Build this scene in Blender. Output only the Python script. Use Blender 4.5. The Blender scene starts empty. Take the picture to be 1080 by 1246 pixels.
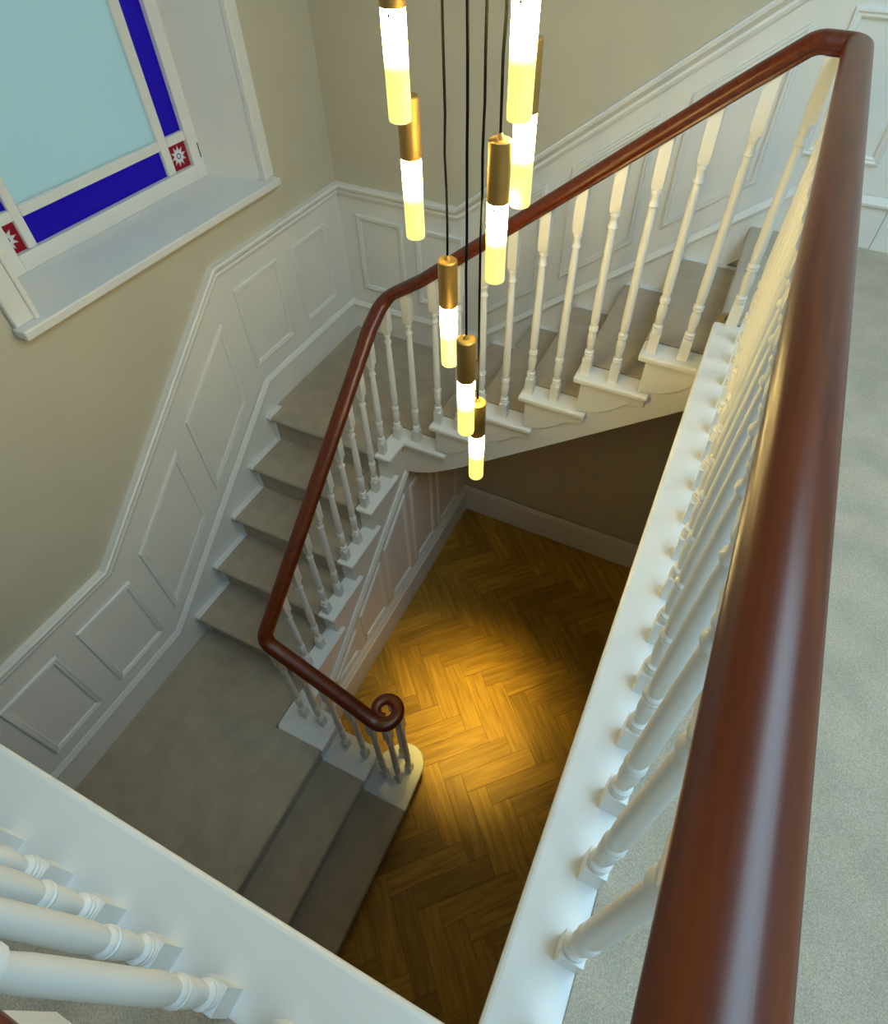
import bpy, bmesh, math, random
from mathutils import Vector, Matrix
random.seed(7)
scene = bpy.context.scene
C = scene.collection
PI = math.pi

# ------------------------------------------------------------------ camera
cam_d = bpy.data.cameras.new('camera')
cam = bpy.data.objects.new('camera', cam_d); C.objects.link(cam)
Ax = Vector((0.90763837, 0.41969682, 0.00686699))
Bx = Vector((-0.31539271, 0.67109198, 0.67094187))
Fx = Vector((-0.27698379, 0.61113839, -0.74147815))
m = Matrix((Ax, Bx, -Fx)).transposed().to_4x4()
m.translation = Vector((2.0378, -0.0174, 3.6868))
cam.matrix_world = m
cam_d.sensor_fit = 'HORIZONTAL'; cam_d.sensor_width = 36.0
cam_d.lens = 739.72 / 1080 * 36
cam_d.shift_x = (540 - 570.47) / 1080
cam_d.shift_y = (577.29 - 623) / 1080
cam_d.clip_start = 0.02
scene.camera = cam

# ------------------------------------------------------------------ world, daylight, exposure
world = bpy.data.worlds.new('overcast_sky'); scene.world = world; world.use_nodes = True
bg = world.node_tree.nodes['Background']
bg.inputs[0].default_value = (0.80, 0.97, 1.0, 1); bg.inputs[1].default_value = 1.0
vs = scene.view_settings
vs.view_transform = 'Standard'; vs.look = 'None'; vs.gamma = 1.0; vs.use_curve_mapping = False
vs.exposure = 0.0

SKYLIGHT = dict(x=3.06, y=0.55, z=5.02, sx=1.1, sy=2.6, w=68.0)
def area(name, loc, rot, sx, sy, w, col):
    l = bpy.data.lights.new(name, 'AREA'); l.shape = 'RECTANGLE'; l.size = sx; l.size_y = sy
    l.energy = w; l.color = col
    o = bpy.data.objects.new(name, l); C.objects.link(o); o.location = loc; o.rotation_euler = rot
    return o
area('daylight_through_skylight', (SKYLIGHT['x'], SKYLIGHT['y'], SKYLIGHT['z']), (0, 0, 0),
     SKYLIGHT['sx'], SKYLIGHT['sy'], SKYLIGHT['w'], (0.51, 0.79, 1.0))

# ------------------------------------------------------------------ stair dimensions (metres)
r = 0.18
G = 0.2242
W2 = 0.797; STR2 = 0.770; PIN2 = 0.700          # second flight: tread-end edge, string face, carpet edge
Y2 = 0.849; RY2 = 0.879                          # first nosing, first riser face
YO = 1.888; STR3 = 1.915; PIN3 = 1.995; YF = 2.710
X3 = 0.949; RX3 = 0.979; G3 = 0.2245
X1 = 0.975; G1 = 0.2205; Y1 = 0.595; YE1 = 0.770 # lower flight
Z1 = 14 * r                                      # first floor level
WX = 2.057; WR = 2.172; NY = -0.028; NYB = -0.158
RX, RY, RZ = 2.145, 1.940, 3.307                 # landing rail centre lines
NRY = -0.1375
CEIL = 5.10; XR = 4.3; YN = -2.4; GZC = Z1 - 0.28

# ------------------------------------------------------------------ materials
def mat(name, col, rough=0.5, bump=None, noise=None, spec=0.5, coat=0.0, metal=0.0):
    M = bpy.data.materials.new(name); M.use_nodes = True
    nt = M.node_tree; b = nt.nodes['Principled BSDF']
    b.inputs['Base Color'].default_value = (*col, 1); b.inputs['Roughness'].default_value = rough
    b.inputs['Specular IOR Level'].default_value = spec; b.inputs['Coat Weight'].default_value = coat
    b.inputs['Coat Roughness'].default_value = 0.12; b.inputs['Metallic'].default_value = metal
    tc = nt.nodes.new('ShaderNodeTexCoord')
    if noise:
        sc, amt = noise
        n = nt.nodes.new('ShaderNodeTexNoise'); n.inputs['Scale'].default_value = sc; n.inputs['Detail'].default_value = 4
        nt.links.new(tc.outputs['Object'], n.inputs['Vector'])
        rp = nt.nodes.new('ShaderNodeValToRGB')
        rp.color_ramp.elements[0].position = 0.3; rp.color_ramp.elements[1].position = 0.7
        rp.color_ramp.elements[0].color = (*[c * (1 - amt) for c in col], 1)
        rp.color_ramp.elements[1].color = (*[min(1, c * (1 + amt)) for c in col], 1)
        nt.links.new(n.outputs['Fac'], rp.inputs['Fac']); nt.links.new(rp.outputs['Color'], b.inputs['Base Color'])
    if bump:
        sc, st, di = bump
        n2 = nt.nodes.new('ShaderNodeTexNoise'); n2.inputs['Scale'].default_value = sc; n2.inputs['Detail'].default_value = 3
        nt.links.new(tc.outputs['Object'], n2.inputs['Vector'])
        bp = nt.nodes.new('ShaderNodeBump'); bp.inputs['Strength'].default_value = st; bp.inputs['Distance'].default_value = di
        nt.links.new(n2.outputs['Fac'], bp.inputs['Height']); nt.links.new(bp.outputs['Normal'], b.inputs['Normal'])
    return M

M_WALL = mat('wall_paint_greige', (0.60, 0.56, 0.45), 0.75, bump=(180, 0.08, 0.002), noise=(6, 0.02))
M_PANEL = mat('panelling_eggshell', (0.84, 0.83, 0.80), 0.45, noise=(5, 0.015))
M_WHITE = mat('white_satin_paint', (0.81, 0.82, 0.815), 0.38, noise=(9, 0.015))
M_CEIL = mat('ceiling_white', (0.80, 0.80, 0.78), 0.8)
M_BRASS = mat('brushed_brass', (0.50, 0.34, 0.12), 0.55, metal=1.0, noise=(40, 0.06))
M_CORD = mat('black_flex', (0.008, 0.008, 0.008), 0.85, spec=0.1)
M_DARK = mat('dark_gap', (0.03, 0.028, 0.025), 0.8)

def carpet_mat():
    M = bpy.data.materials.new('loop_pile_carpet'); M.use_nodes = True
    nt = M.node_tree; b = nt.nodes['Principled BSDF']; b.inputs['Roughness'].default_value = 0.95
    b.inputs['Specular IOR Level'].default_value = 0.15; b.inputs['Sheen Weight'].default_value = 0.25
    tc = nt.nodes.new('ShaderNodeTexCoord')
    n1 = nt.nodes.new('ShaderNodeTexNoise'); n1.inputs['Scale'].default_value = 420; n1.inputs['Detail'].default_value = 3
    n2 = nt.nodes.new('ShaderNodeTexNoise'); n2.inputs['Scale'].default_value = 9; n2.inputs['Detail'].default_value = 5
    for n in (n1, n2): nt.links.new(tc.outputs['Object'], n.inputs['Vector'])
    r1 = nt.nodes.new('ShaderNodeValToRGB'); r1.color_ramp.elements[0].position = 0.35; r1.color_ramp.elements[1].position = 0.68
    r1.color_ramp.elements[0].color = (0.40, 0.332, 0.248, 1); r1.color_ramp.elements[1].color = (0.58, 0.495, 0.385, 1)
    r2 = nt.nodes.new('ShaderNodeValToRGB'); r2.color_ramp.elements[0].position = 0.35; r2.color_ramp.elements[1].position = 0.7
    r2.color_ramp.elements[0].color = (0.88, 0.88, 0.88, 1); r2.color_ramp.elements[1].color = (1.06, 1.06, 1.06, 1)
    nt.links.new(n1.outputs['Fac'], r1.inputs['Fac']); nt.links.new(n2.outputs['Fac'], r2.inputs['Fac'])
    mx = nt.nodes.new('ShaderNodeMix'); mx.data_type = 'RGBA'; mx.blend_type = 'MULTIPLY'; mx.inputs[0].default_value = 1.0
    nt.links.new(r1.outputs['Color'], mx.inputs[6]); nt.links.new(r2.outputs['Color'], mx.inputs[7])
    nt.links.new(mx.outputs[2], b.inputs['Base Color'])
    bp = nt.nodes.new('ShaderNodeBump'); bp.inputs['Strength'].default_value = 0.5; bp.inputs['Distance'].default_value = 0.004
    nt.links.new(n1.outputs['Fac'], bp.inputs['Height']); nt.links.new(bp.outputs['Normal'], b.inputs['Normal'])
    return M
M_CARPET = carpet_mat()

def wood_mat(name, ca, cb, scale, rough, coat, rand=0.0, spec=0.5):
    M = bpy.data.materials.new(name); M.use_nodes = True
    nt = M.node_tree; b = nt.nodes['Principled BSDF']
    b.inputs['Roughness'].default_value = rough; b.inputs['Coat Weight'].default_value = coat; b.inputs['Coat Roughness'].default_value = 0.28
    b.inputs['Specular IOR Level'].default_value = spec
    tc = nt.nodes.new('ShaderNodeTexCoord'); mp = nt.nodes.new('ShaderNodeMapping'); mp.inputs['Scale'].default_value = scale
    oi = nt.nodes.new('ShaderNodeObjectInfo')
    ml = nt.nodes.new('ShaderNodeVectorMath'); ml.operation = 'SCALE'; ml.inputs[0].default_value = (13.0, 31.0, 7.0)
    nt.links.new(oi.outputs['Random'], ml.inputs['Scale'])
    ad = nt.nodes.new('ShaderNodeVectorMath'); ad.operation = 'ADD'
    nt.links.new(tc.outputs['Object'], ad.inputs[0]); nt.links.new(ml.outputs[0], ad.inputs[1]); nt.links.new(ad.outputs[0], mp.inputs['Vector'])
    n = nt.nodes.new('ShaderNodeTexNoise'); n.inputs['Scale'].default_value = 1.0; n.inputs['Detail'].default_value = 6; n.inputs['Distortion'].default_value = 0.6
    nt.links.new(mp.outputs[0], n.inputs['Vector'])
    rp = nt.nodes.new('ShaderNodeValToRGB'); rp.color_ramp.elements[0].position = 0.34; rp.color_ramp.elements[1].position = 0.66
    rp.color_ramp.elements[0].color = (*ca, 1); rp.color_ramp.elements[1].color = (*cb, 1)
    nt.links.new(n.outputs['Fac'], rp.inputs['Fac'])
    out = rp.outputs['Color']
    if rand:
        mr = nt.nodes.new('ShaderNodeMapRange'); mr.inputs[3].default_value = 1 - rand; mr.inputs[4].default_value = 1 + rand
        nt.links.new(oi.outputs['Random'], mr.inputs[0])
        hs = nt.nodes.new('ShaderNodeHueSaturation'); nt.links.new(mr.outputs[0], hs.inputs['Value']); nt.links.new(out, hs.inputs['Color'])
        out = hs.outputs['Color']
    nt.links.new(out, b.inputs['Base Color'])
    bp = nt.nodes.new('ShaderNodeBump'); bp.inputs['Strength'].default_value = 0.08; bp.inputs['Distance'].default_value = 0.002
    nt.links.new(n.outputs['Fac'], bp.inputs['Height']); nt.links.new(bp.outputs['Normal'], b.inputs['Normal'])
    return M
M_MAHOG = wood_mat('polished_mahogany', (0.085, 0.0125, 0.003), (0.140, 0.026, 0.005), (70, 4, 70), 0.30, 0.15, spec=0.42)
M_OAK = wood_mat('oak_block', (0.33, 0.175, 0.018), (0.53, 0.30, 0.040), (4, 42, 30), 0.45, 0.0, 0.20, spec=0.35)

def glass_mat(name, col, rough=0.3, strength=1.0):
    M = bpy.data.materials.new(name); M.use_nodes = True
    nt = M.node_tree; nt.nodes.remove(nt.nodes['Principled BSDF'])
    out = nt.nodes['Material Output']
    t = nt.nodes.new('ShaderNodeBsdfTranslucent'); t.inputs[0].default_value = (*col, 1)
    g = nt.nodes.new('ShaderNodeBsdfGlossy'); g.inputs['Roughness'].default_value = rough
    fr = nt.nodes.new('ShaderNodeFresnel'); fr.inputs[0].default_value = 1.3
    mx = nt.nodes.new('ShaderNodeMixShader')
    nt.links.new(fr.outputs[0], mx.inputs[0]); nt.links.new(t.outputs[0], mx.inputs[1]); nt.links.new(g.outputs[0], mx.inputs[2])
    nt.links.new(mx.outputs[0], out.inputs[0])
    return M
M_FROST = glass_mat('frosted_pale_glass', (0.70, 0.83, 0.83))
M_BLUE = glass_mat('cobalt_glass', (0.12, 0.05, 0.64))
M_RED = glass_mat('ruby_glass', (0.58, 0.09, 0.13))
M_STAR = glass_mat('etched_white_glass', (0.92, 0.90, 0.88))
M_RING = mat('star_ring_grey', (0.12, 0.14, 0.13), 0.5)

LAMP_POWER = 92.0
def lamp_glass_mat():
    M = bpy.data.materials.new('lit_ribbed_glass'); M.use_nodes = True
    nt = M.node_tree; b = nt.nodes['Principled BSDF']
    b.inputs['Base Color'].default_value = (0.35, 0.32, 0.2, 1); b.inputs['Roughness'].default_value = 0.3
    tc = nt.nodes.new('ShaderNodeTexCoord'); sp = nt.nodes.new('ShaderNodeSeparateXYZ'); nt.links.new(tc.outputs['Object'], sp.inputs[0])
    mr = nt.nodes.new('ShaderNodeMapRange'); mr.inputs[1].default_value = 0.0; mr.inputs[2].default_value = 0.198
    nt.links.new(sp.outputs['Z'], mr.inputs[0])
    rp = nt.nodes.new('ShaderNodeValToRGB'); e = rp.color_ramp.elements
    e[0].position = 0.45; e[0].color = (1.0, 0.92, 0.20, 1); e[1].position = 0.75; e[1].color = (1.0, 0.72, 0.26, 1)
    nt.links.new(mr.outputs[0], rp.inputs['Fac'])
    m2 = nt.nodes.new('ShaderNodeMapRange'); m2.inputs[1].default_value = 0.46; m2.inputs[2].default_value = 0.88; m2.clamp = True
    nt.links.new(mr.outputs[0], m2.inputs[0])
    pw = nt.nodes.new('ShaderNodeMath'); pw.operation = 'POWER'; pw.inputs[1].default_value = 1.8; nt.links.new(m2.outputs[0], pw.inputs[0])
    mu = nt.nodes.new('ShaderNodeMath'); mu.operation = 'MULTIPLY_ADD'; mu.inputs[1].default_value = LAMP_POWER; mu.inputs[2].default_value = 1.1
    nt.links.new(pw.outputs[0], mu.inputs[0])
    nt.links.new(rp.outputs['Color'], b.inputs['Emission Color']); nt.links.new(mu.outputs[0], b.inputs['Emission Strength'])
    return M
M_LAMP = lamp_glass_mat()

# ------------------------------------------------------------------ helpers
def obj(name, bm, material, parent=None, origin=None, smooth=False, bevel=0.0, seg=2):
    """link a bmesh given in world coordinates as one object; its origin goes to its own base"""
    bmesh.ops.recalc_face_normals(bm, faces=bm.faces)
    xs = [v.co for v in bm.verts]
    lo = Vector((min(c[i] for c in xs) for i in range(3))); hi = Vector((max(c[i] for c in xs) for i in range(3)))
    o0 = Vector(origin) if origin is not None else Vector(((lo.x + hi.x) / 2, (lo.y + hi.y) / 2, lo.z))
    for v in bm.verts: v.co -= o0
    me = bpy.data.meshes.new(name); bm.to_mesh(me); bm.free()
    me.materials.append(material)
    if smooth:
        for p in me.polygons: p.use_smooth = True
    o = bpy.data.objects.new(name, me); C.objects.link(o)
    if parent is not None:
        o.parent = parent; o.location = o0 - world_loc(parent)
    else: o.location = o0
    if bevel:
        b = o.modifiers.new('bevel', 'BEVEL'); b.width = bevel; b.segments = seg; b.limit_method = 'ANGLE'; b.angle_limit = math.radians(50)
    if smooth and not bevel:
        pass
    return o
def world_loc(o):
    l = Vector(o.location)
    while o.parent: o = o.parent; l += Vector(o.location)
    return l
def thing(name, loc, label, cat, group=None):
    o = bpy.data.objects.new(name, None); C.objects.link(o); o.location = loc; o.empty_display_size = 0.1
    o['label'] = label; o['category'] = cat
    if group: o['group'] = group
    return o
def structure(o, label=None):
    o['kind'] = 'structure'
    if label: o['label'] = label
    return o
def box(bm, x0, x1, y0, y1, z0, z1):
    v = [bm.verts.new((x, y, z)) for z in (z0, z1) for y in (y0, y1) for x in (x0, x1)]
    for f in ((0, 1, 3, 2), (4, 6, 7, 5), (0, 4, 5, 1), (1, 5, 7, 3), (3, 7, 6, 2), (2, 6, 4, 0)):
        bm.faces.new([v[i] for i in f])
    return bm
def bxs(*boxes):
    bm = bmesh.new()
    for b in boxes: box(bm, *b)
    return bm
def prism(bm, pts, ax, a, b):
    """polygon pts (two coordinates) extruded along axis ax from a to b"""
    def P(p, t):
        return {0: (t, p[0], p[1]), 1: (p[0], t, p[1]), 2: (p[0], p[1], t)}[ax]
    A = [bm.verts.new(P(p, a)) for p in pts]; B = [bm.verts.new(P(p, b)) for p in pts]
    n = len(pts)
    bm.faces.new(A); bm.faces.new(B)
    for i in range(n):
        j = (i + 1) % n; bm.faces.new((A[i], A[j], B[j], B[i]))
    return bm
def pr(pts, ax, a, b): return prism(bmesh.new(), pts, ax, a, b)
def arc(cx, cy, rad, a0, a1, n):
    return [(cx + rad * math.cos(math.radians(a0 + (a1 - a0) * i / n)), cy + rad * math.sin(math.radians(a0 + (a1 - a0) * i / n))) for i in range(n + 1)]
def sweep(path, profile, up=Vector((0, 0, 1)), closed=False, caps=True, fixed=None, scales=None):
    """profile (s,u): s sideways, u upwards; 'fixed' gives one constant sideways direction"""
    bm = bmesh.new(); path = [Vector(p) for p in path]; rings = []; n = len(path)
    for i, p in enumerate(path):
        if closed: a, b = path[i - 1], path[(i + 1) % n]
        else: a, b = path[max(i - 1, 0)], path[min(i + 1, n - 1)]
        t1 = (p - a).normalized() if (p - a).length > 1e-9 else None
        t2 = (b - p).normalized() if (b - p).length > 1e-9 else None
        T = ((t1 or t2) + (t2 or t1)).normalized()
        k = 1.0
        if t1 and t2:
            c = max(0.35, math.sqrt(max(0.0, (1 + t1.dot(t2)) / 2))); k = 1 / c
        if fixed is not None:
            S = Vector(fixed); U = T.cross(S).normalized(); ks, ku = 1.0, k
        else:
            S = T.cross(up).normalized(); U = S.cross(T).normalized()
            ks = ku = 1.0
            if t1 and t2:
                h1 = Vector((t1.x, t1.y, 0)); h2 = Vector((t2.x, t2.y, 0))
                if h1.length > .2 and h2.length > .2:
                    ks = 1 / max(0.35, math.sqrt(max(0.0, (1 + h1.normalized().dot(h2.normalized())) / 2)))
        q = scales[i] if scales else 1.0
        rings.append([bm.verts.new(p + S * (s * ks * q) + U * (u * ku * q)) for s, u in profile])
    m_ = len(profile)
    rng = range(n) if closed else range(n - 1)
    for i in rng:
        R0, R1 = rings[i], rings[(i + 1) % n]
        for j in range(m_):
            k = (j + 1) % m_; bm.faces.new((R0[j], R0[k], R1[k], R1[j]))
    if caps and not closed:
        bm.faces.new(rings[0]); bm.faces.new(rings[-1])
    return bm
def lathe(bm, prof, cx=0, cy=0, z0=0, n=16, cap=True):
    R = []
    for rad, z in prof:
        R.append([bm.verts.new((cx + rad * math.cos(2 * PI * i / n), cy + rad * math.sin(2 * PI * i / n), z0 + z)) for i in range(n)])
    for a, b in zip(R, R[1:]):
        for i in range(n):
            j = (i + 1) % n; bm.faces.new((a[i], a[j], b[j], b[i]))
    if cap: bm.faces.new(R[0]); bm.faces.new(R[-1])
    return bm
def smooth_by_angle(o, deg=40):
    me = o.data
    for p in me.polygons: p.use_smooth = True
    bm = bmesh.new(); bm.from_mesh(me)
    for e in bm.edges:
        e.smooth = not (len(e.link_faces) == 2 and e.calc_face_angle(0) > math.radians(deg))
    bm.to_mesh(me); bm.free()

# ------------------------------------------------------------------ ground floor: herringbone oak
fl = structure(obj('floor', bxs((-0.2, XR, YN, YF + 0.1, -0.12, -0.006)), M_OAK))
BW, BL = 0.105, 0.42
def block_mesh():
    bm = bmesh.new(); g = 0.0004
    box(bm, -BL / 2 + g, BL / 2 - g, -BW / 2 + g, BW / 2 - g, -0.006, 0.0)
    bmesh.ops.bevel(bm, geom=[e for e in bm.edges if all(v.co.z > -0.001 for v in e.verts)], offset=0.0008, segments=1, affect='EDGES')
    bmesh.ops.recalc_face_normals(bm, faces=bm.faces)
    me = bpy.data.meshes.new('oak_block'); bm.to_mesh(me); bm.free(); me.materials.append(M_OAK)
    return me
blk = block_mesh(); c45 = math.sqrt(0.5); nL = 4; blocks = []
for k in range(-60, 60):
    for mrow in range(-9, 9):
        for hor in (0, 1):
            if hor: u, v = (k + nL / 2 + 2 * nL * mrow), k + 0.5
            else: u, v = (k + nL + 0.5 + 2 * nL * mrow), k + 1 - nL / 2
            u *= BW; v *= BW
            x = 1.43 + (u + v) * c45; y = 0.93 + (u - v) * c45
            if 0.62 < x < 3.0 and -1.0 < y < YF - 0.02 and not (x < 0.70 and y > 0.5) and not (x < 1.25 and y < 0.5):
                blocks.append((math.hypot(x - 1.6, y - 1.1), x, y, hor))
blocks.sort()
fl_loc = Vector(fl.location)
for dd, x, y, hor in blocks[:290]:
    o = bpy.data.objects.new('floor_block', blk); C.objects.link(o); o.parent = fl
    o.location = Vector((x, y, random.uniform(-0.0006, 0.0006) + 0.0005)) - fl_loc
    o.rotation_euler = (0, 0, PI / 4 if hor else -PI / 4)

# ------------------------------------------------------------------ outer walls of the house
WZ0, WZ1 = 2.535, 4.55          # window opening
WYA, WYB = 0.965, 2.165
# left wall with a window opening (three-piece around the hole, one mesh)
bm = bxs((-0.42, 0, YN, WYA, -0.12, CEIL), (-0.42, 0, WYB, YF + 0.3, -0.12, CEIL), (-0.42, 0, WYA, WYB, -0.12, WZ0 - 0.03), (-0.42, 0, WYA, WYB, WZ1, CEIL))
wall_left = structure(obj('wall_left', bm, M_WALL))
wall_far = structure(obj('wall_far', bxs((-0.0, XR + 0.2, YF, YF + 0.3, -0.12, CEIL)), M_WALL))
wall_right = structure(obj('wall_right', bxs((XR, XR + 0.2, YN, YF, -0.12, CEIL)), M_WALL))
wall_near = structure(obj('wall_near', bxs((-0.42, XR + 0.2, YN - 0.2, YN, -0.12, CEIL)), M_WALL))
S = SKYLIGHT
sx0, sx1, sy0, sy1 = S['x'] - S['sx'] / 2 - .02, S['x'] + S['sx'] / 2 + .02, S['y'] - S['sy'] / 2 - .02, S['y'] + S['sy'] / 2 + .02
ceiling = structure(obj('ceiling', bxs((-0.42, sx0, YN - .2, YF + .3, CEIL, CEIL + .2), (sx1, XR + .2, YN - .2, YF + .3, CEIL, CEIL + .2),
                                       (sx0, sx1, YN - .2, sy0, CEIL, CEIL + .2), (sx0, sx1, sy1, YF + .3, CEIL, CEIL + .2)), M_CEIL))
sk = structure(obj('window_2', bxs((sx0 - .06, sx0, sy0 - .06, sy1 + .06, CEIL - .03, CEIL + .02), (sx1, sx1 + .06, sy0 - .06, sy1 + .06, CEIL - .03, CEIL + .02),
                                   (sx0, sx1, sy0 - .06, sy0, CEIL - .03, CEIL + .02), (sx0, sx1, sy1, sy1 + .06, CEIL - .03, CEIL + .02)), M_WHITE))
obj('pane', bxs((sx0, sx1, sy0, sy1, CEIL + .005, CEIL + .015)), M_FROST, sk)

# first floor slab with carpet, around the stair well
LX = 2.100
up = structure(obj('floor_landing', bxs((LX, XR, NYB + .02, YF, GZC, Z1 - .012), (0, XR, YN, NYB + .02, GZC, Z1 - .012)), M_CEIL))
cb = pr([(0, YN), (XR, YN), (XR, YF), (LX - .005, YF), (LX - .005, 1.937), (WR - .006, 1.937), (WR - .006, NYB + .006), (0, NYB + .006)], 2, Z1 - .012, Z1 + .003)
obj('carpet', cb, M_CARPET, up)

# ------------------------------------------------------------------ panelling
STRIP = [(-0.014, 0.0), (-0.014, 0.006), (-0.008, 0.011), (-0.002, 0.009), (0.004, 0.013), (0.011, 0.010), (0.014, 0.004), (0.014, 0.0)]
def panel(parent, plane, val, corners, sgn=1):
    """mitred panel moulding; corners = (horizontal, z) in order; plane 0: X=val, plane 1: Y=val; sgn = side it faces"""
    P = [Vector((val, c[0], c[1])) if plane == 0 else Vector((c[0], val, c[1])) for c in corners]
    N = Vector((sgn, 0, 0)) if plane == 0 else Vector((0, sgn, 0))
    bm = bmesh.new(); n = len(P); rings = []
    ctr = sum(P, Vector()) / n
    for i in range(n):
        t1 = (P[i] - P[i - 1]).normalized(); t2 = (P[(i + 1) % n] - P[i]).normalized()
        b = (t2 - t1)
        if b.length < 1e-6: b = N.cross(t1)
        b.normalize()
        if b.dot(ctr - P[i]) < 0: b = -b
        s = abs(b.cross(t1).length); k = 1 / max(s, 0.25)
        rings.append([bm.verts.new(P[i] + b * (-q[0] * k) + N * q[1]) for q in STRIP])
    for i in range(n):
        a, b2 = rings[i], rings[(i + 1) % n]
        for j in range(len(STRIP)):
            k = (j + 1) % len(STRIP); bm.faces.new((a[j], a[k], b2[k], b2[j]))
    o = obj('panel_moulding', bm, M_PANEL, parent); smooth_by_angle(o, 35); return o
DADO = [(-.007, 0), (0.012, 0), (0.016, 0.012), (0.013, 0.022), (0.024, 0.034), (0.030, 0.040), (0.032, 0.052), (0.026, 0.058), (-.007, 0.058)]   # (out, up)
SKCAP = [(0, 0), (0.020, 0), (0.022, 0.008), (0.016, 0.016), (0.012, 0.024), (0.006, 0.030), (0, 0.030)]
def rail_on_wall(name, parent, plane, val, pts, prof, sgn, material=M_PANEL):
    """moulding following pts (horizontal, z of its top edge) on a wall"""
    top = max(p[1] for p in prof)
    P = [Vector((val, c[0], c[1])) if plane == 0 else Vector((c[0], val, c[1])) for c in pts]
    N = Vector((sgn, 0, 0)) if plane == 0 else Vector((0, sgn, 0))
    bm = bmesh.new(); rings = []
    for i, p in enumerate(P):
        a = P[max(i - 1, 0)]; b = P[min(i + 1, len(P) - 1)]
        t1 = (p - a).normalized() if i else None; t2 = (b - p).normalized() if i < len(P) - 1 else None
        t1 = t1 or t2; t2 = t2 or t1
        T = (t1 + t2).normalized(); U = N.cross(T); U = U if U.z > 0 else -U
        k = 1 / max(.5, T.dot(t1))
        rings.append([bm.verts.new(p + N * q[0] + U * ((q[1] - top) * k)) for q in prof])
    for a, b in zip(rings, rings[1:]):
        for j in range(len(prof)):
            k = (j + 1) % len(prof); bm.faces.new((a[j], a[k], b[k], b[j]))
    bm.faces.new(rings[0]); bm.faces.new(rings[-1])
    o = obj(name, bm, material, parent); smooth_by_angle(o, 30); return o

def line(x0, z0, x1, z1, x): return z0 + (z1 - z0) * (x - x0) / (x1 - x0)

# left wall: knees of dado and skirting
dL = [(YN, 1.462), (0.637, 1.462), (1.714, 2.332), (YF + .01, 2.332)]
sL = [(YN, 0.757), (0.733, 0.757), (1.830, 1.643), (YF + .01, 1.643)]
T_ = 0.006   # panelling board thickness
def zz(poly, y):
    for a, b in zip(poly, poly[1:]):
        if a[0] <= y <= b[0]: return line(*a, *b, y)
board = [(YN, .54)] + [(p[0], p[1] - .03) for p in dL] + [(YF, 1.2), (1.85, 1.3), (.75, .4)]
obj('panelling_board', pr([(YN, .4), (YN, 1.43), (0.637, 1.43), (1.714, 2.30), (YF, 2.30), (YF, 1.3), (1.85, 1.3), (.75, .4)], 0, -.02, T_), M_PANEL, wall_left)
rail_on_wall('dado_rail', wall_left, 0, T_, dL, DADO, 1)
obj('skirting_board', pr([(YN, .5), (YN, .735), (.733, .735), (1.83, 1.62), (YF, 1.62), (YF, 1.35), (1.85, 1.3), (.80, .45)], 0, 0, .020), M_PANEL, wall_left)
rail_on_wall('skirting_cap', wall_left, 0, .012, sL, SKCAP, 1)
for a, b in ((-0.34, -0.08), (0.045, 0.287), (0.418, 0.688)):
    panel(wall_left, 0, T_, [(a, .842), (b, .842), (b, 1.273), (a, 1.273)])
for a, b in ((0.816, 1.184), (1.314, 1.664)):
    panel(wall_left, 0, T_, [(a, .92 + .815 * (a - .816)), (b, .92 + .815 * (b - .816)), (b, 1.354 + .812 * (b - .816)), (a, 1.354 + .812 * (a - .816))])
for a, b in ((1.817, 2.118), (2.258, 2.535)):
    panel(wall_left, 0, T_, [(a, 1.745), (b, 1.745), (b, 2.16), (a, 2.16)])

# far wall
dF = [(-.01, 2.332), (0.717, 2.332), (2.10, 3.412), (XR, 3.412)]
sF = [(-.01, 1.635), (0.862, 1.635), (2.195, 2.712), (XR, 2.712)]
obj('panelling_board', pr([(0, 1.3), (0, 2.30), (.717, 2.30), (2.10, 3.38), (XR, 3.38), (XR, 2.5), (2.2, 2.5), (.9, 1.45)], 1, YF + .02, YF - T_), M_PANEL, wall_far)
rail_on_wall('dado_rail', wall_far, 1, YF - T_, [(a, b - .0008) for a, b in dF], DADO, -1)
obj('skirting_board', pr([(0, 1.40), (0, 1.613), (.862, 1.613), (2.195, 2.69), (2.519, 2.69), (2.519, 2.50), (2.1, 2.4), (.98, 1.40)], 1, YF, YF - .020), M_PANEL, wall_far)
obj('skirting_board', pr([(2.5205, 2.51), (2.5205, 2.69), (XR, 2.69), (XR, 2.51)], 1, YF, YF - .024), M_PANEL, wall_far)
rail_on_wall('skirting_cap', wall_far, 1, YF - .012, sF, SKCAP, -1)
for a, b in ((.125, .385), (.49, .745)):
    panel(wall_far, 1, YF - T_, [(a, 1.745), (b, 1.745), (b, 2.165), (a, 2.165)], -1)
for a, b in ((.870, 1.170), (1.300, 1.600), (1.730, 2.030)):
    panel(wall_far, 1, YF - T_, [(a, 1.755 + .808 * (a - .862)), (b, 1.755 + .808 * (b - .862)), (b, 2.155 + .781 * (b - .717)), (a, 2.155 + .781 * (a - .717))], -1)
for a, b in ((2.165, 2.405), (2.53, 2.86), (2.98, 3.31), (3.43, 3.76)):
    panel(wall_far, 1, YF - T_, [(a, 2.825), (b, 2.825), (b, 3.245), (a, 3.245)], -1)
# ground-floor skirting under the upper flight
obj('skirting_board', bxs((STR2, XR, YF - .022, YF, 0, .215)), M_PANEL, wall_far)
rail_on_wall('skirting_cap', wall_far, 1, YF - .010, [(STR2, .262), (XR, .262)], [(0, 0), (.014, 0), (.016, .012), (.010, .022), (.012, .034), (.004, .050), (0, .050)], -1)

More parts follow.
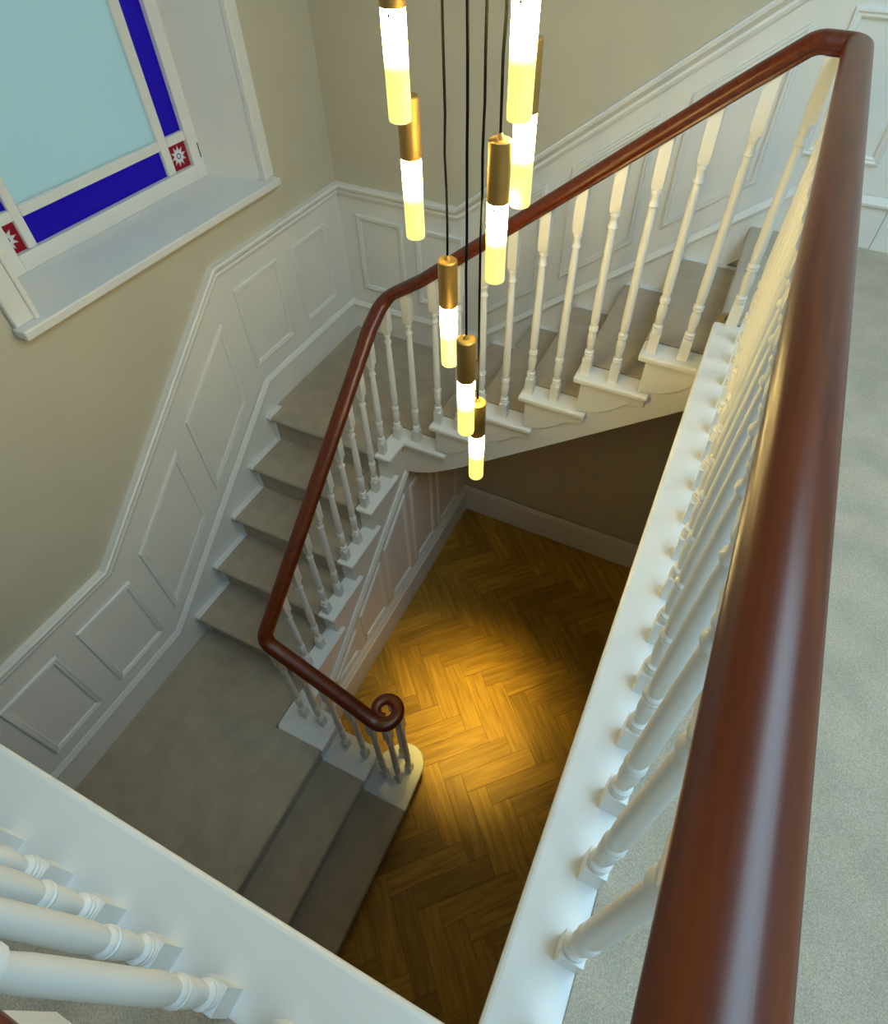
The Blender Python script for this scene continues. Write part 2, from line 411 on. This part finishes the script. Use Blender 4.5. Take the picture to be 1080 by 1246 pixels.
# ------------------------------------------------------------------ stained glass window in the left wall
win = structure(obj('window_1', bxs((-.30, -.25, WYA - .02, 1.148, WZ0, WZ1), (-.30, -.25, 2.045, 2.105, WZ0, WZ1),
                                    (-.30, -.25, 1.148, 2.045, WZ0, 2.597), (-.30, -.25, 1.148, 2.045, 4.36, WZ1)), M_WHITE, bevel=.004))
ya, yb, yc, yd = 1.148, 1.200, 1.236, 1.899
ye, yf = 1.943, 2.045
za, zb, zc, zd, ze, zf = 2.597, 2.700, 2.738, 4.20, 4.245, 4.36
ya = 1.100
bars = [(-.292, -.256, yb, yc, za, zf), (-.292, -.256, yd, ye, za, zf)]
for i, b in enumerate(bars): obj('glazing_bar', bxs(b), M_WHITE, win, bevel=.006)
for z0, z1 in ((zb, zc), (zd, ze)):
    for y0, y1 in ((ya, yb), (yc, yd), (ye, yf)):
        obj('glazing_bar', bxs((-.292, -.256, y0, y1, z0, z1)), M_WHITE, win, bevel=.006)
for y0, y1, cy in ((ya, yb, 'r'), (yc, yd, 'b'), (ye, yf, 'r')):
    for z0, z1, cz in ((za, zb, 'r'), (zc, zd, 'b'), (ze, zf, 'r')):
        mt = M_RED if cy == cz == 'r' else (M_FROST if cy == cz == 'b' else M_BLUE)
        if mt is not M_RED: obj('pane', bxs((-.279, -.273, y0 - .003, y1 + .003, z0 - .003, z1 + .003)), mt, win)
        else:
            pass; p_label = 'ruby red corner pane with white star'
            cyy = (y0 + y1) / 2 if y0 > 1.5 else y1 - .051; czz = (z0 + z1) / 2
            pts = []
            for i in range(20):
                rad = .043 if i % 2 == 0 else .023
                a = 2 * PI * i / 20 + .15; pts.append((cyy + rad * math.cos(a), czz + rad * math.sin(a)))
            bmp = bmesh.new(); rect = [(y0 - .003, z0 - .003), (y1 + .003, z0 - .003), (y1 + .003, z1 + .003), (y0 - .003, z1 + .003)]
            clip = [(min(max(q[0], y0), y1), min(max(q[1], z0), z1)) for q in pts]; pts = clip
            for loop in (rect, pts):
                vv = [bmp.verts.new((-.279, *q)) for q in loop]
                for i in range(len(vv)): bmp.edges.new((vv[i], vv[(i + 1) % len(vv)]))
            bmesh.ops.triangle_fill(bmp, edges=bmp.edges[:], use_beauty=True)
            ex = bmesh.ops.extrude_face_region(bmp, geom=bmp.faces[:])
            for gv in ex['geom']:
                if isinstance(gv, bmesh.types.BMVert): gv.co.x = -.273
            p = obj('pane', bmp, M_RED, win); p['label'] = p_label
            s = obj('star', pr(pts, 0, -.2785, -.2720), M_STAR, p)
            bmr = bmesh.new(); ro = arc(cyy, czz, .012, 0, 360, 20)[:-1]; ri = arc(cyy, czz, .0075, 0, 360, 20)[:-1]
            A_ = [bmr.verts.new((-.2715, *q)) for q in ro]; B_ = [bmr.verts.new((-.2715, *q)) for q in ri]
            for i in range(20):
                j = (i + 1) % 20; bmr.faces.new((A_[i], A_[j], B_[j], B_[i]))
            bmesh.ops.solidify(bmr, geom=bmr.faces[:], thickness=.0008)
            obj('star_ring', bmr, M_RING, p)
obj('sash_slot', bxs((-.2505, -.2492, 2.0915, 2.0965, 2.615, 2.675)), M_DARK, win)
# splayed reveals, sill, architrave
obj('reveal', pr([(-.25, 2.101), (0.0, WYB), (0.0, WYB + .02), (-.30, WYB + .02), (-.30, 2.101)], 2, WZ0, WZ1), M_WHITE, win)
obj('reveal', pr([(-.25, .99), (0.0, WYA), (0.0, WYA - .02), (-.30, WYA - .02), (-.30, .99)], 2, WZ0, WZ1), M_WHITE, win)
obj('reveal', bxs((-.30, 0, WYA, WYB, WZ1 - .01, WZ1 + .02)), M_WHITE, win)
obj('sill', pr([(-.30, WYA), (0, WYA), (0, .878), (.060, .878), (.060, 2.228), (0, 2.228), (0, WYB), (-.30, WYB)], 2, WZ0 - .034, WZ0), M_WHITE, win, bevel=.006)
obj('sill_apron', bxs((0, .018, .90, 2.205, WZ0 - .052, WZ0 - .034)), M_WHITE, win, bevel=.004)
for y0, y1, rb in ((WYB - .004, 2.235, 1), (.885, WYA + .004, 0)):
    obj('architrave', bxs((0, .022, y0, y1, WZ0, WZ1 + .07)), M_WHITE, win, bevel=.006)
    obj('architrave_bead', bxs((.02, .030, (y0 if rb else y1 - .018), (y0 + .018 if rb else y1), WZ0, WZ1 + .07)), M_WHITE, win, bevel=.004)
obj('architrave', bxs((0, .022, .885, 2.235, WZ1, WZ1 + .07)), M_WHITE, win, bevel=.006)

# ------------------------------------------------------------------ spandrel wall under the second flight
steps = [(YF, 0), (YF, 7.82 * r)]
top = [(RY2 + 4 * G, 7.82 * r)]
pts = [(YF, -.05), (YF, 7.4 * r), (STR3, 7.4 * r), (STR3, 8 * r - .028)]
for k in range(5, 0, -1):
    yk = RY2 + (k - 1) * G
    pts += [(yk, (3 + k) * r - .028), (yk, (2 + k) * r - .028)]
pts += [(0.70, 3 * r - .028), (0.70, -.05)]
wall_stair = structure(obj('wall_stair', pr(pts, 0, STR2 - .07, STR2), M_PANEL))
sp = STR2
rail_on_wall('string_moulding', wall_stair, 0, sp, [(.76, .290), (1.93, 1.205)], [(0, 0), (.010, 0), (.016, .010), (.010, .020), (.018, .030), (.010, .042), (0, .042)], 1)
def tz(y): return .819 + .778 * (y - 1.619)
for a, b in ((1.000, 1.215), (1.302, 1.535), (1.620, 1.862)):
    panel(wall_stair, 0, sp, [(a, .312), (b, .312), (b, tz(b)), (a, tz(a))])
for a, b in ((1.95, 2.19), (2.28, 2.54)):
    panel(wall_stair, 0, sp, [(a, .312), (b, .312), (b, 1.02), (a, 1.02)])
obj('skirting_board', bxs((sp, sp + .022, .86, YF, 0, .175)), M_PANEL, wall_stair)
rail_on_wall('skirting_cap', wall_stair, 0, sp + .0, [(.86, .262), (YF, .262)], [(0, 0), (.022, 0), (.024, .020), (.014, .034), (.018, .052), (.008, .070), (.0, .088)], 1)

# ------------------------------------------------------------------ staircase
st = thing('staircase', (1.0, 1.0, 0), 'carpeted three-flight staircase with white tread ends and quarter landings', 'staircase')
def nosed(riser, zb, zt, back, rev=1, nose=.030, rad=.016):
    """cross-section of a carpeted step: riser face at 'riser', nosing stands proud towards -rev"""
    f = lambda t: riser + rev * t
    p = [(f(0), zb), (f(0), zt - 2 * rad)]
    for i in range(7):
        a = -90 - 180 * i / 6
        p.append((f(-nose + rad + rad * math.cos(math.radians(a))), zt - rad + rad * math.sin(math.radians(a))))
    p += [(f(back), zt), (f(back), zb)]
    return p
cz = .003
MG = .060      # white margin of each tread beside the wall
def step_obj(bm, nm='carpeted_step'):
    o = obj(nm, bm, M_CARPET, st); smooth_by_angle(o, 40); return o
# second flight (rises along +Y against the left wall)
for k in range(1, 5):
    step_obj(pr(nosed(RY2 + (k - 1) * G, (2 + k) * r, (3 + k) * r + cz, G + .01), 0, MG - .004, PIN2))
def margin(bm):
    o = obj('tread_margin', bm, M_WHITE, st); smooth_by_angle(o, 40)
for k in range(1, 6):
    margin(pr(nosed(RY2 + (k - 1) * G, (2 + k) * r, (3 + k) * r, G + .01 if k < 5 else .10, nose=.028), 0, .0205, MG))
for j in range(1, 7):
    margin(pr(nosed(RX3 + (j - 1) * G3, (7 + j) * r, (8 + j) * r - (.001 if j == 6 else 0), G3 + .01 if j < 6 else .04, nose=.028), 1, YF - MG, YF - .0205))
# upper quarter landing
k = 5
step_obj(pr(nosed(RY2 + 4 * G, 7 * r, 8 * r + cz, YF - .0205 - (RY2 + 4 * G)), 0, MG - .004, PIN2), 'quarter_landing_carpet')
step_obj(bxs((PIN2, RX3, PIN3, YF - .0205, 7.6 * r, 8 * r + cz)), 'quarter_landing_carpet')
step_obj(bxs((.0205, MG - .004, RY2 + 4 * G + .08, YF - .0205, 7.6 * r, 8 * r + cz)), 'quarter_landing_carpet')
# third flight (rises along +X against the far wall)
for j in range(1, 6):
    step_obj(pr(nosed(RX3 + (j - 1) * G3, (7 + j) * r, (8 + j) * r + cz, G3 + .01), 1, PIN3, YF - MG + .004))
step_obj(pr(nosed(RX3 + 5 * G3, 13 * r, 14 * r + cz + .0006, .04), 1, PIN3, YF - .020))
# lower flight (rises along -X from the hall) and lower quarter landing
step_obj(bxs((.020, PIN2, Y1, RY2, 2.4 * r, 3 * r + cz)), 'quarter_landing_carpet')
step_obj(pr(nosed(X1 - .03, 2 * r, 3 * r + cz, X1 - .05, rev=-1), 1, -.9, Y1), 'quarter_landing_carpet')
for i in (1, 2):
    step_obj(pr(nosed(X1 - .03 + i * G1, (2 - i) * r, (3 - i) * r + cz, G1 + .01, rev=-1), 1, -.9, Y1))
# white tread ends
def tread_end(plan, z, th=.028):
    o = obj('tread_end', pr(plan, 2, z - th, z), M_WHITE, st, bevel=.009, seg=3); return o
for k in range(1, 5):
    y = Y2 + (k - 1) * G
    tread_end([(PIN2, y), (W2, y), (W2, y + G + .075), (STR2 - .002, y + G + .075), (STR2 - .002, y + G + .035), (PIN2, y + G + .035)], (3 + k) * r)
y = Y2 + 4 * G
tread_end([(PIN2, y), (W2, y), (W2, YO), (RX3 + .055, YO), (RX3 + .055, STR3 + .002), (RX3 + .01, STR3 + .002), (RX3 + .01, PIN3), (PIN2, PIN3)], 8 * r)
for j in range(1, 6):
    x = X3 + (j - 1) * G3
    tread_end([(x, YO), (x + G3 + .075, YO), (x + G3 + .075, STR3 + .002), (x + G3 + .035, STR3 + .002), (x + G3 + .035, PIN3), (x, PIN3)], (8 + j) * r)
# lower flight tread ends
tread_end(arc(.725, Y1 + .025, .025, 180, 270, 4) + [(X1 + .005, Y1), (X1 + .005, YE1), (W2, YE1), (W2, RY2 + .01), (PIN2, RY2 + .01)], 3 * r)
tread_end([(X1 - .05, Y1), (X1 + G1, Y1), (X1 + G1, YE1), (X1 - .05, YE1)], 2 * r)
tread_end([(X1 + G1 - .05, Y1), (X1 + 2 * G1, Y1)] + arc(1.295, .800, .110, 0, 150, 12) + [(X1 + G1 - .05, YE1)], r)
# strings and step bodies
outp = [(X3 + .02, 8 * r - .028)]
s3 = [(.7705, 8 * r - .028), (RX3, 8 * r - .028)]
for j in range(1, 6):
    x = RX3 + (j - 1) * G3; s3 += [(x, (8 + j) * r - .028), (x + G3, (8 + j) * r - .028)]
def bot(x): return 1.558 + .797 * (x - 1.346)
s3 += [(WX + .05, 13 * r), (WX + .05, bot(WX + .05)), (1.12, bot(1.12)), (1.02, bot(1.02) + .008), (.93, bot(.93) + .022), (.85, bot(.85) + .050), (.7705, bot(.7705) + .09)]
obj('outer_string', pr(s3, 1, STR3, STR3 + .075), M_WHITE, st)
# soffit
obj('soffit', pr([(.7705, bot(.7705) + .09), (1.02, bot(1.02) + .012), (WX + .05, bot(WX + .05) + .004), (WX + .05, bot(WX + .05) + .03), (.7705, bot(.7705) + .12)], 1, STR3 + .07, YF - .001), M_WALL, st)
s1 = [(.7705, .0), (.7705, 3 * r - .028), (X1 - .03, 3 * r - .028), (X1 - .03, 2 * r - .028), (X1 - .03 + G1, 2 * r - .028), (X1 - .03 + G1, r - .028), (X1 + G1 + .02, r - .028), (X1 + G1 + .02, 0)]
obj('outer_string', pr(s1, 1, Y1 + .004, YE1 - .028), M_WHITE, st)
obj('curtail_riser', pr([(X1 + G1 - .03, Y1 + .004), (X1 + 2 * G1 - .03, Y1 + .004)] + arc(1.292, .797, .082, 0, 150, 12) + [(X1 + G1 - .03, YE1 - .02)], 2, 0, r - .026), M_WHITE, st)
# scrolled brackets under the tread ends of the third flight and riser returns of the second
BR = [(0, -.176), (.070, -.164), (.095, -.154), (.117, -.142), (.148, -.120), (.168, -.100), (.180, -.086), (.195, -.077), (.225, -.070), (.262, -.066)]
for j in range(1, 6):
    x = RX3 + (j - 1) * G3; z = (8 + j) * r
    obj('bracket', pr([(x + a_, z + b_) for a_, b_ in BR] + [(x + .262, z - .028), (x, z - .028)], 1, STR3 - .009, STR3 + .002), M_WHITE, st, bevel=.002, seg=1)
obj('bracket', bxs((.79, RX3 + .04, STR3 - .009, STR3 + .002, 8 * r - .066, 8 * r - .028)), M_WHITE, st, bevel=.002, seg=1)
for k in range(1, 5):
    y = RY2 + (k - 1) * G; z = (3 + k) * r - .028
    obj('scotia', bxs((STR2 - .001, STR2 + .012, y - .012, y + G + .02, z - .012, z)), M_WHITE, st, bevel=.004)

# ------------------------------------------------------------------ landing edge trim
trim = structure(obj('trim_1', pr([(0, NY), (WX, NY), (WX, 1.935), (WR, 1.935), (WR, NYB), (0, NYB)], 2, Z1 - .030, Z1), M_WHITE, bevel=.010, seg=3))
obj('fascia', pr([(0, NY - .028), (WX + .028, NY - .028), (WX + .028, 1.93), (WX + .05, 1.93), (WX + .05, NY - .05), (0, NY - .05)], 2, GZC - .03, Z1 - .028), M_WHITE, trim)
obj('end_block', bxs((WX + .004, WX + .030, 1.935, 1.985, Z1 - .04, Z1 - .004)), M_BRASS, trim, bevel=.004)
obj('fascia', bxs((WX + .03, LX + .01, 1.93, YF, GZC - .03, 13 * r - .01)), M_WHITE, trim)

# ------------------------------------------------------------------ banister: one continuous mahogany rail with turned balusters
bn = thing('banister', (RX, RY, Z1), 'polished mahogany handrail with scroll end on white turned balusters', 'banister')
prof = []
for i in range(13):       # rounded back
    a = math.radians(-8 + 196 * i / 12); prof.append((.0338 * math.cos(a), .0 + .0245 * math.sin(a)))
prof += [(-.0305, -.008), (-.026, -.013), (-.028, -.019), (-.024, -.0235), (.024, -.0235), (.028, -.019), (.026, -.013), (.0305, -.008)]
def fillet(P, rads, n=8):
    P = [Vector(p) for p in P]; out = [P[0]]
    for i in range(1, len(P) - 1):
        R = rads[i]
        if R <= 0: out.append(P[i]); continue
        a = P[i] + (P[i - 1] - P[i]).normalized() * R; b = P[i] + (P[i + 1] - P[i]).normalized() * R
        for k in range(n + 1):
            t = k / n; out.append(a * (1 - t) ** 2 + P[i] * 2 * t * (1 - t) + b * t * t)
    out.append(P[-1]); return out
def f3z(x): return 2.442 + .8235 * (x - 1.007)
def f2z(y): return 1.766 + .835 * (y - 1.305)
R2X, R3Y, R1Y = .742, 1.938, .724
main = [(0.02, NRY, RZ), (RX - .004, NRY, RZ), (RX + .010, RY, RZ), (2.064, RY, RZ), (1.93, R3Y, f3z(1.93)), (.93, R3Y, f3z(.93) + .006), (R2X, R3Y, 2.258), (R2X, 1.80, f2z(1.80) + .004), (R2X, .83, f2z(.83)), (R2X + .002, R1Y, 1.285), (.86, R1Y, 1.208), (1.15, R1Y, 1.005), (1.235, R1Y - .006, .962)]
rads = [0, .05, .034, .022, 0, .0, .075, 0, 0, .05, 0, 0, 0]
path = fillet(main, rads)
# subdivide long straight runs so that the grain and frames stay even
fine = [path[0]]
for a, b in zip(path, path[1:]):
    n = max(1, int((b - a).length / .25))
    for i in range(1, n + 1): fine.append(a.lerp(b, i / n))
# volute
vc = Vector((1.270, .786)); sc = [1.0] * len(fine); z = .950
for i in range(1, 40):
    t = i / 39; a = -math.radians(105) + math.radians(415) * t; rad = .070 - .040 * t ** 1.1
    fine.append(Vector((vc.x + rad * math.cos(a) * 1.0, vc.y + rad * math.sin(a), z - .012 * min(1, t * 3)))); sc.append(1 - .42 * t)
o = obj('handrail', sweep(fine, prof, scales=sc), M_MAHOG, bn); smooth_by_angle(o, 50)
o['label'] = 'polished red-brown mahogany handrail ending in a scroll'

bal_cache = {}
def baluster_mesh(H, topb):
    key = (round(H, 3), round(topb, 3))
    if key in bal_cache: return bal_cache[key]
    bm = bmesh.new(); h = .0178
    box(bm, -h, h, -h, h, 0, .078)
    P = [(.0178, .070), (.0165, .083), (.0115, .087), (.0178, .091), (.0180, .096), (.0135, .099), (.0178, .102), (.0178, .107), (.0115, .112),
         (.0130, .122), (.0155, .145), (.0168, .165), (.0160, .182), (.0120, .196), (.0176, .200), (.0180, .205), (.0135, .208), (.0178, .211), (.0178, .217), (.0130, .223),
         (.0150, .236), (.0165, .27), (.0160, .33), (.0135, H - topb - .10), (.0118, H - topb - .058), (.0118, H - topb - .054), (.0165, H - topb - .050), (.0170, H - topb - .045), (.0125, H - topb - .038),
         (.0120, H - topb - .018), (.0160, H - topb - .012), (.0165, H - topb - .006), (.0130, H - topb + .002), (.0170, H - topb + .014)]
    lathe(bm, P, n=14)
    # square top block with a chamfered lower end
    z0, z1, z2 = H - topb, H - topb + .014, H
    c = .0125
    A = [bm.verts.new((sx * c, sy * c, z0)) for sx, sy in ((-1, -1), (1, -1), (1, 1), (-1, 1))]
    B = [bm.verts.new((sx * h, sy * h, z1)) for sx, sy in ((-1, -1), (1, -1), (1, 1), (-1, 1))]
    D = [bm.verts.new((sx * h, sy * h, z2)) for sx, sy in ((-1, -1), (1, -1), (1, 1), (-1, 1))]
    bm.faces.new(A); bm.faces.new(D)
    for a, b in ((A, B), (B, D)):
        for i in range(4):
            j = (i + 1) % 4; bm.faces.new((a[i], a[j], b[j], b[i]))
    bmesh.ops.recalc_face_normals(bm, faces=bm.faces)
    me = bpy.data.meshes.new('baluster'); bm.to_mesh(me); bm.free(); me.materials.append(M_WHITE)
    for p in me.polygons: p.use_smooth = True
    bm = bmesh.new(); bm.from_mesh(me)
    for e in bm.edges: e.smooth = not (len(e.link_faces) == 2 and e.calc_face_angle(0) > math.radians(42))
    bm.to_mesh(me); bm.free()
    bal_cache[key] = me
    return me
def baluster(x, y, z0, ztop, topb=.15, rot=0):
    o = bpy.data.objects.new('baluster', baluster_mesh(ztop - z0 - .012, topb)); C.objects.link(o); o.parent = bn
    o.location = Vector((x, y, z0)) - Vector(bn.location); o.rotation_euler = (0, 0, rot)
# landing, well side
for i in range(17): baluster(RX + .002 + .0005 * i, .007 + .1143 * i, Z1, RZ, .132)
baluster(2.112, 1.930, Z1, RZ - .012)
# landing, near side
for i in range(-3, 14): baluster(1.712 - .1128 * i, NRY + .002, Z1, RZ, .126)
# third flight
for j in range(1, 6):
    x = X3 + (j - 1) * G3
    for dx in (.035, .148):
        if x + dx < 2.06: baluster(x + dx, R3Y, (8 + j) * r, f3z(x + dx), .158)
# upper quarter landing corner
baluster(.735, 1.785, 8 * r, f2z(1.785), .158); baluster(.752, 1.915, 8 * r, 2.262, .158); baluster(.852, R3Y, 8 * r, f3z(.852) + .012, .158)
# second flight
for k in range(1, 5):
    y = Y2 + (k - 1) * G
    for dy in (.040, .152): baluster(R2X - .004, y + dy, (3 + k) * r, f2z(y + dy), .158)
# lower flight
B1 = .712
def f1z(x): return line(.86, 1.208, 1.15, 1.005, x)
baluster(.800, B1, 3 * r, f1z(.800), .14); baluster(.905, B1, 3 * r, f1z(.905), .14)
baluster(1.020, B1, 2 * r, f1z(1.020), .14); baluster(1.135, B1, 2 * r, f1z(1.135), .14)
baluster(1.235, .708, r, .940, .13); baluster(1.312, .722, r, .930, .13); baluster(1.338, .788, r, .930, .13); baluster(1.270, .846, r, .930, .13)

# ------------------------------------------------------------------ pendant cluster
LG, LB, PR = .198, .132, .0245
cc = Vector((1.43, 1.26))
cp = thing('ceiling_canopy', (cc.x, cc.y, CEIL - .05), 'round brushed brass ceiling plate carrying the pendant cords', 'ceiling plate')
bmc = bmesh.new(); lathe(bmc, [(.20, 0), (.225, .006), (.225, .05)], cc.x, cc.y, CEIL - .05, 40)
obj('plate', bmc, M_BRASS, cp)
PEND = [(1.308, 1.22, 3.229, 'pendant light with ribbed glowing tube hanging in front of another by the window'),
        (1.271, 1.32, 2.919, 'pendant light with glowing tube and brass top hanging over the corner of the dado rail'),
        (1.584, 1.20, 3.275, 'pendant light hanging highest of the cluster, its tube overlapping another behind'),
        (1.550, 1.33, 3.052, 'pendant light with glowing tube ending just above the sloping handrail'),
        (1.519, 1.27, 2.881, 'pendant light with brass top hanging across the sloping handrail'),
        (1.383, 1.28, 2.571, 'pendant light hanging beside the bend of the handrail above the quarter landing'),
        (1.488, 1.17, 2.431, 'pendant light hanging second lowest of the cluster in the stair well'),
        (1.489, 1.25, 2.156, 'pendant light hanging lowest of the cluster in the stair well')]
PEND_SPOT = 54.0
def ribbed(z0):
    bm = bmesh.new(); n = 96; R = []
    for rad, z in ((PR - .004, 0.0), (PR - .0008, .002), (PR, .006), (PR, LG)):
        R.append([bm.verts.new((( rad * (1 - (.018 if i % 3 == 0 else 0))) * math.cos(2 * PI * i / n), (rad * (1 - (.018 if i % 3 == 0 else 0))) * math.sin(2 * PI * i / n), z)) for i in range(n)])
    for a, b in zip(R, R[1:]):
        for i in range(n):
            j = (i + 1) % n; bm.faces.new((a[i], a[j], b[j], b[i]))
    bm.faces.new(R[0]); bm.faces.new(R[-1])
    bmesh.ops.recalc_face_normals(bm, faces=bm.faces)
    me = bpy.data.meshes.new('glass_tube'); bm.to_mesh(me); bm.free(); me.materials.append(M_LAMP); return me
tube_me = ribbed(0)
bmb = bmesh.new(); lathe(bmb, [(PR + .0005, 0), (PR + .0012, .002), (PR + .0012, LB - .003), (PR - .002, LB), (.009, LB + .001), (.006, LB + .008), (.0035, LB + .012)], n=40)
brass_me = bpy.data.meshes.new('brass_body'); bmesh.ops.recalc_face_normals(bmb, faces=bmb.faces); bmb.to_mesh(brass_me); bmb.free(); brass_me.materials.append(M_BRASS)
for p in brass_me.polygons: p.use_smooth = True
bmx = bmesh.new(); bmx.from_mesh(brass_me)
for e in bmx.edges: e.smooth = not (len(e.link_faces) == 2 and e.calc_face_angle(0) > math.radians(35))
bmx.to_mesh(brass_me); bmx.free()
bms = bmesh.new(); lathe(bms, [(.0028, 0), (.0028, .002)], n=8); screw_me = bpy.data.meshes.new('set_screw'); bms.to_mesh(screw_me); bms.free(); screw_me.materials.append(M_DARK)
for i, (x, y, z, lab) in enumerate(PEND):
    t = thing('pendant_light', (x, y, z), lab, 'pendant light', 'brass and glass tube pendants over the stair well')
    g = bpy.data.objects.new('glass_tube', tube_me); C.objects.link(g); g.parent = t; g.rotation_euler = (0, 0, i * .7)
    b = bpy.data.objects.new('brass_body', brass_me); C.objects.link(b); b.parent = t; b.location = (0, 0, LG)
    s = bpy.data.objects.new('set_screw', screw_me); C.objects.link(s); s.parent = b
    ang = math.atan2(-.0174 - y, 2.0378 - x) - .35
    s.location = (PR * .999 * math.cos(ang), PR * .999 * math.sin(ang), -.010); s.rotation_euler = (0, PI / 2, ang)
    # cord with slight kinks, straight up to the canopy
    pts = []; z0 = LG + LB + .008; z1 = CEIL - .05 - z; n = 26
    rnd = random.Random(i)
    for q in range(n + 1):
        w = .0016 if 0 < q < n else 0
        pts.append((x + rnd.uniform(-w, w), y + rnd.uniform(-w, w), z + z0 + (z1 - z0) * q / n))
    ring = [(.0034 * math.cos(2 * PI * a / 6), .0034 * math.sin(2 * PI * a / 6)) for a in range(6)]
    oc = obj('cord', sweep(pts, ring, up=Vector((0, 1, 0))), M_CORD, t, smooth=True)
    l = bpy.data.lights.new('pendant_beam', 'SPOT'); l.energy = PEND_SPOT; l.spot_size = math.radians(27); l.spot_blend = 1.0; l.color = (1.0, .72, .14); l.shadow_soft_size = .02
    lo = bpy.data.objects.new('pendant_beam', l); C.objects.link(lo); lo.parent = t; lo.location = (0, 0, -.022)
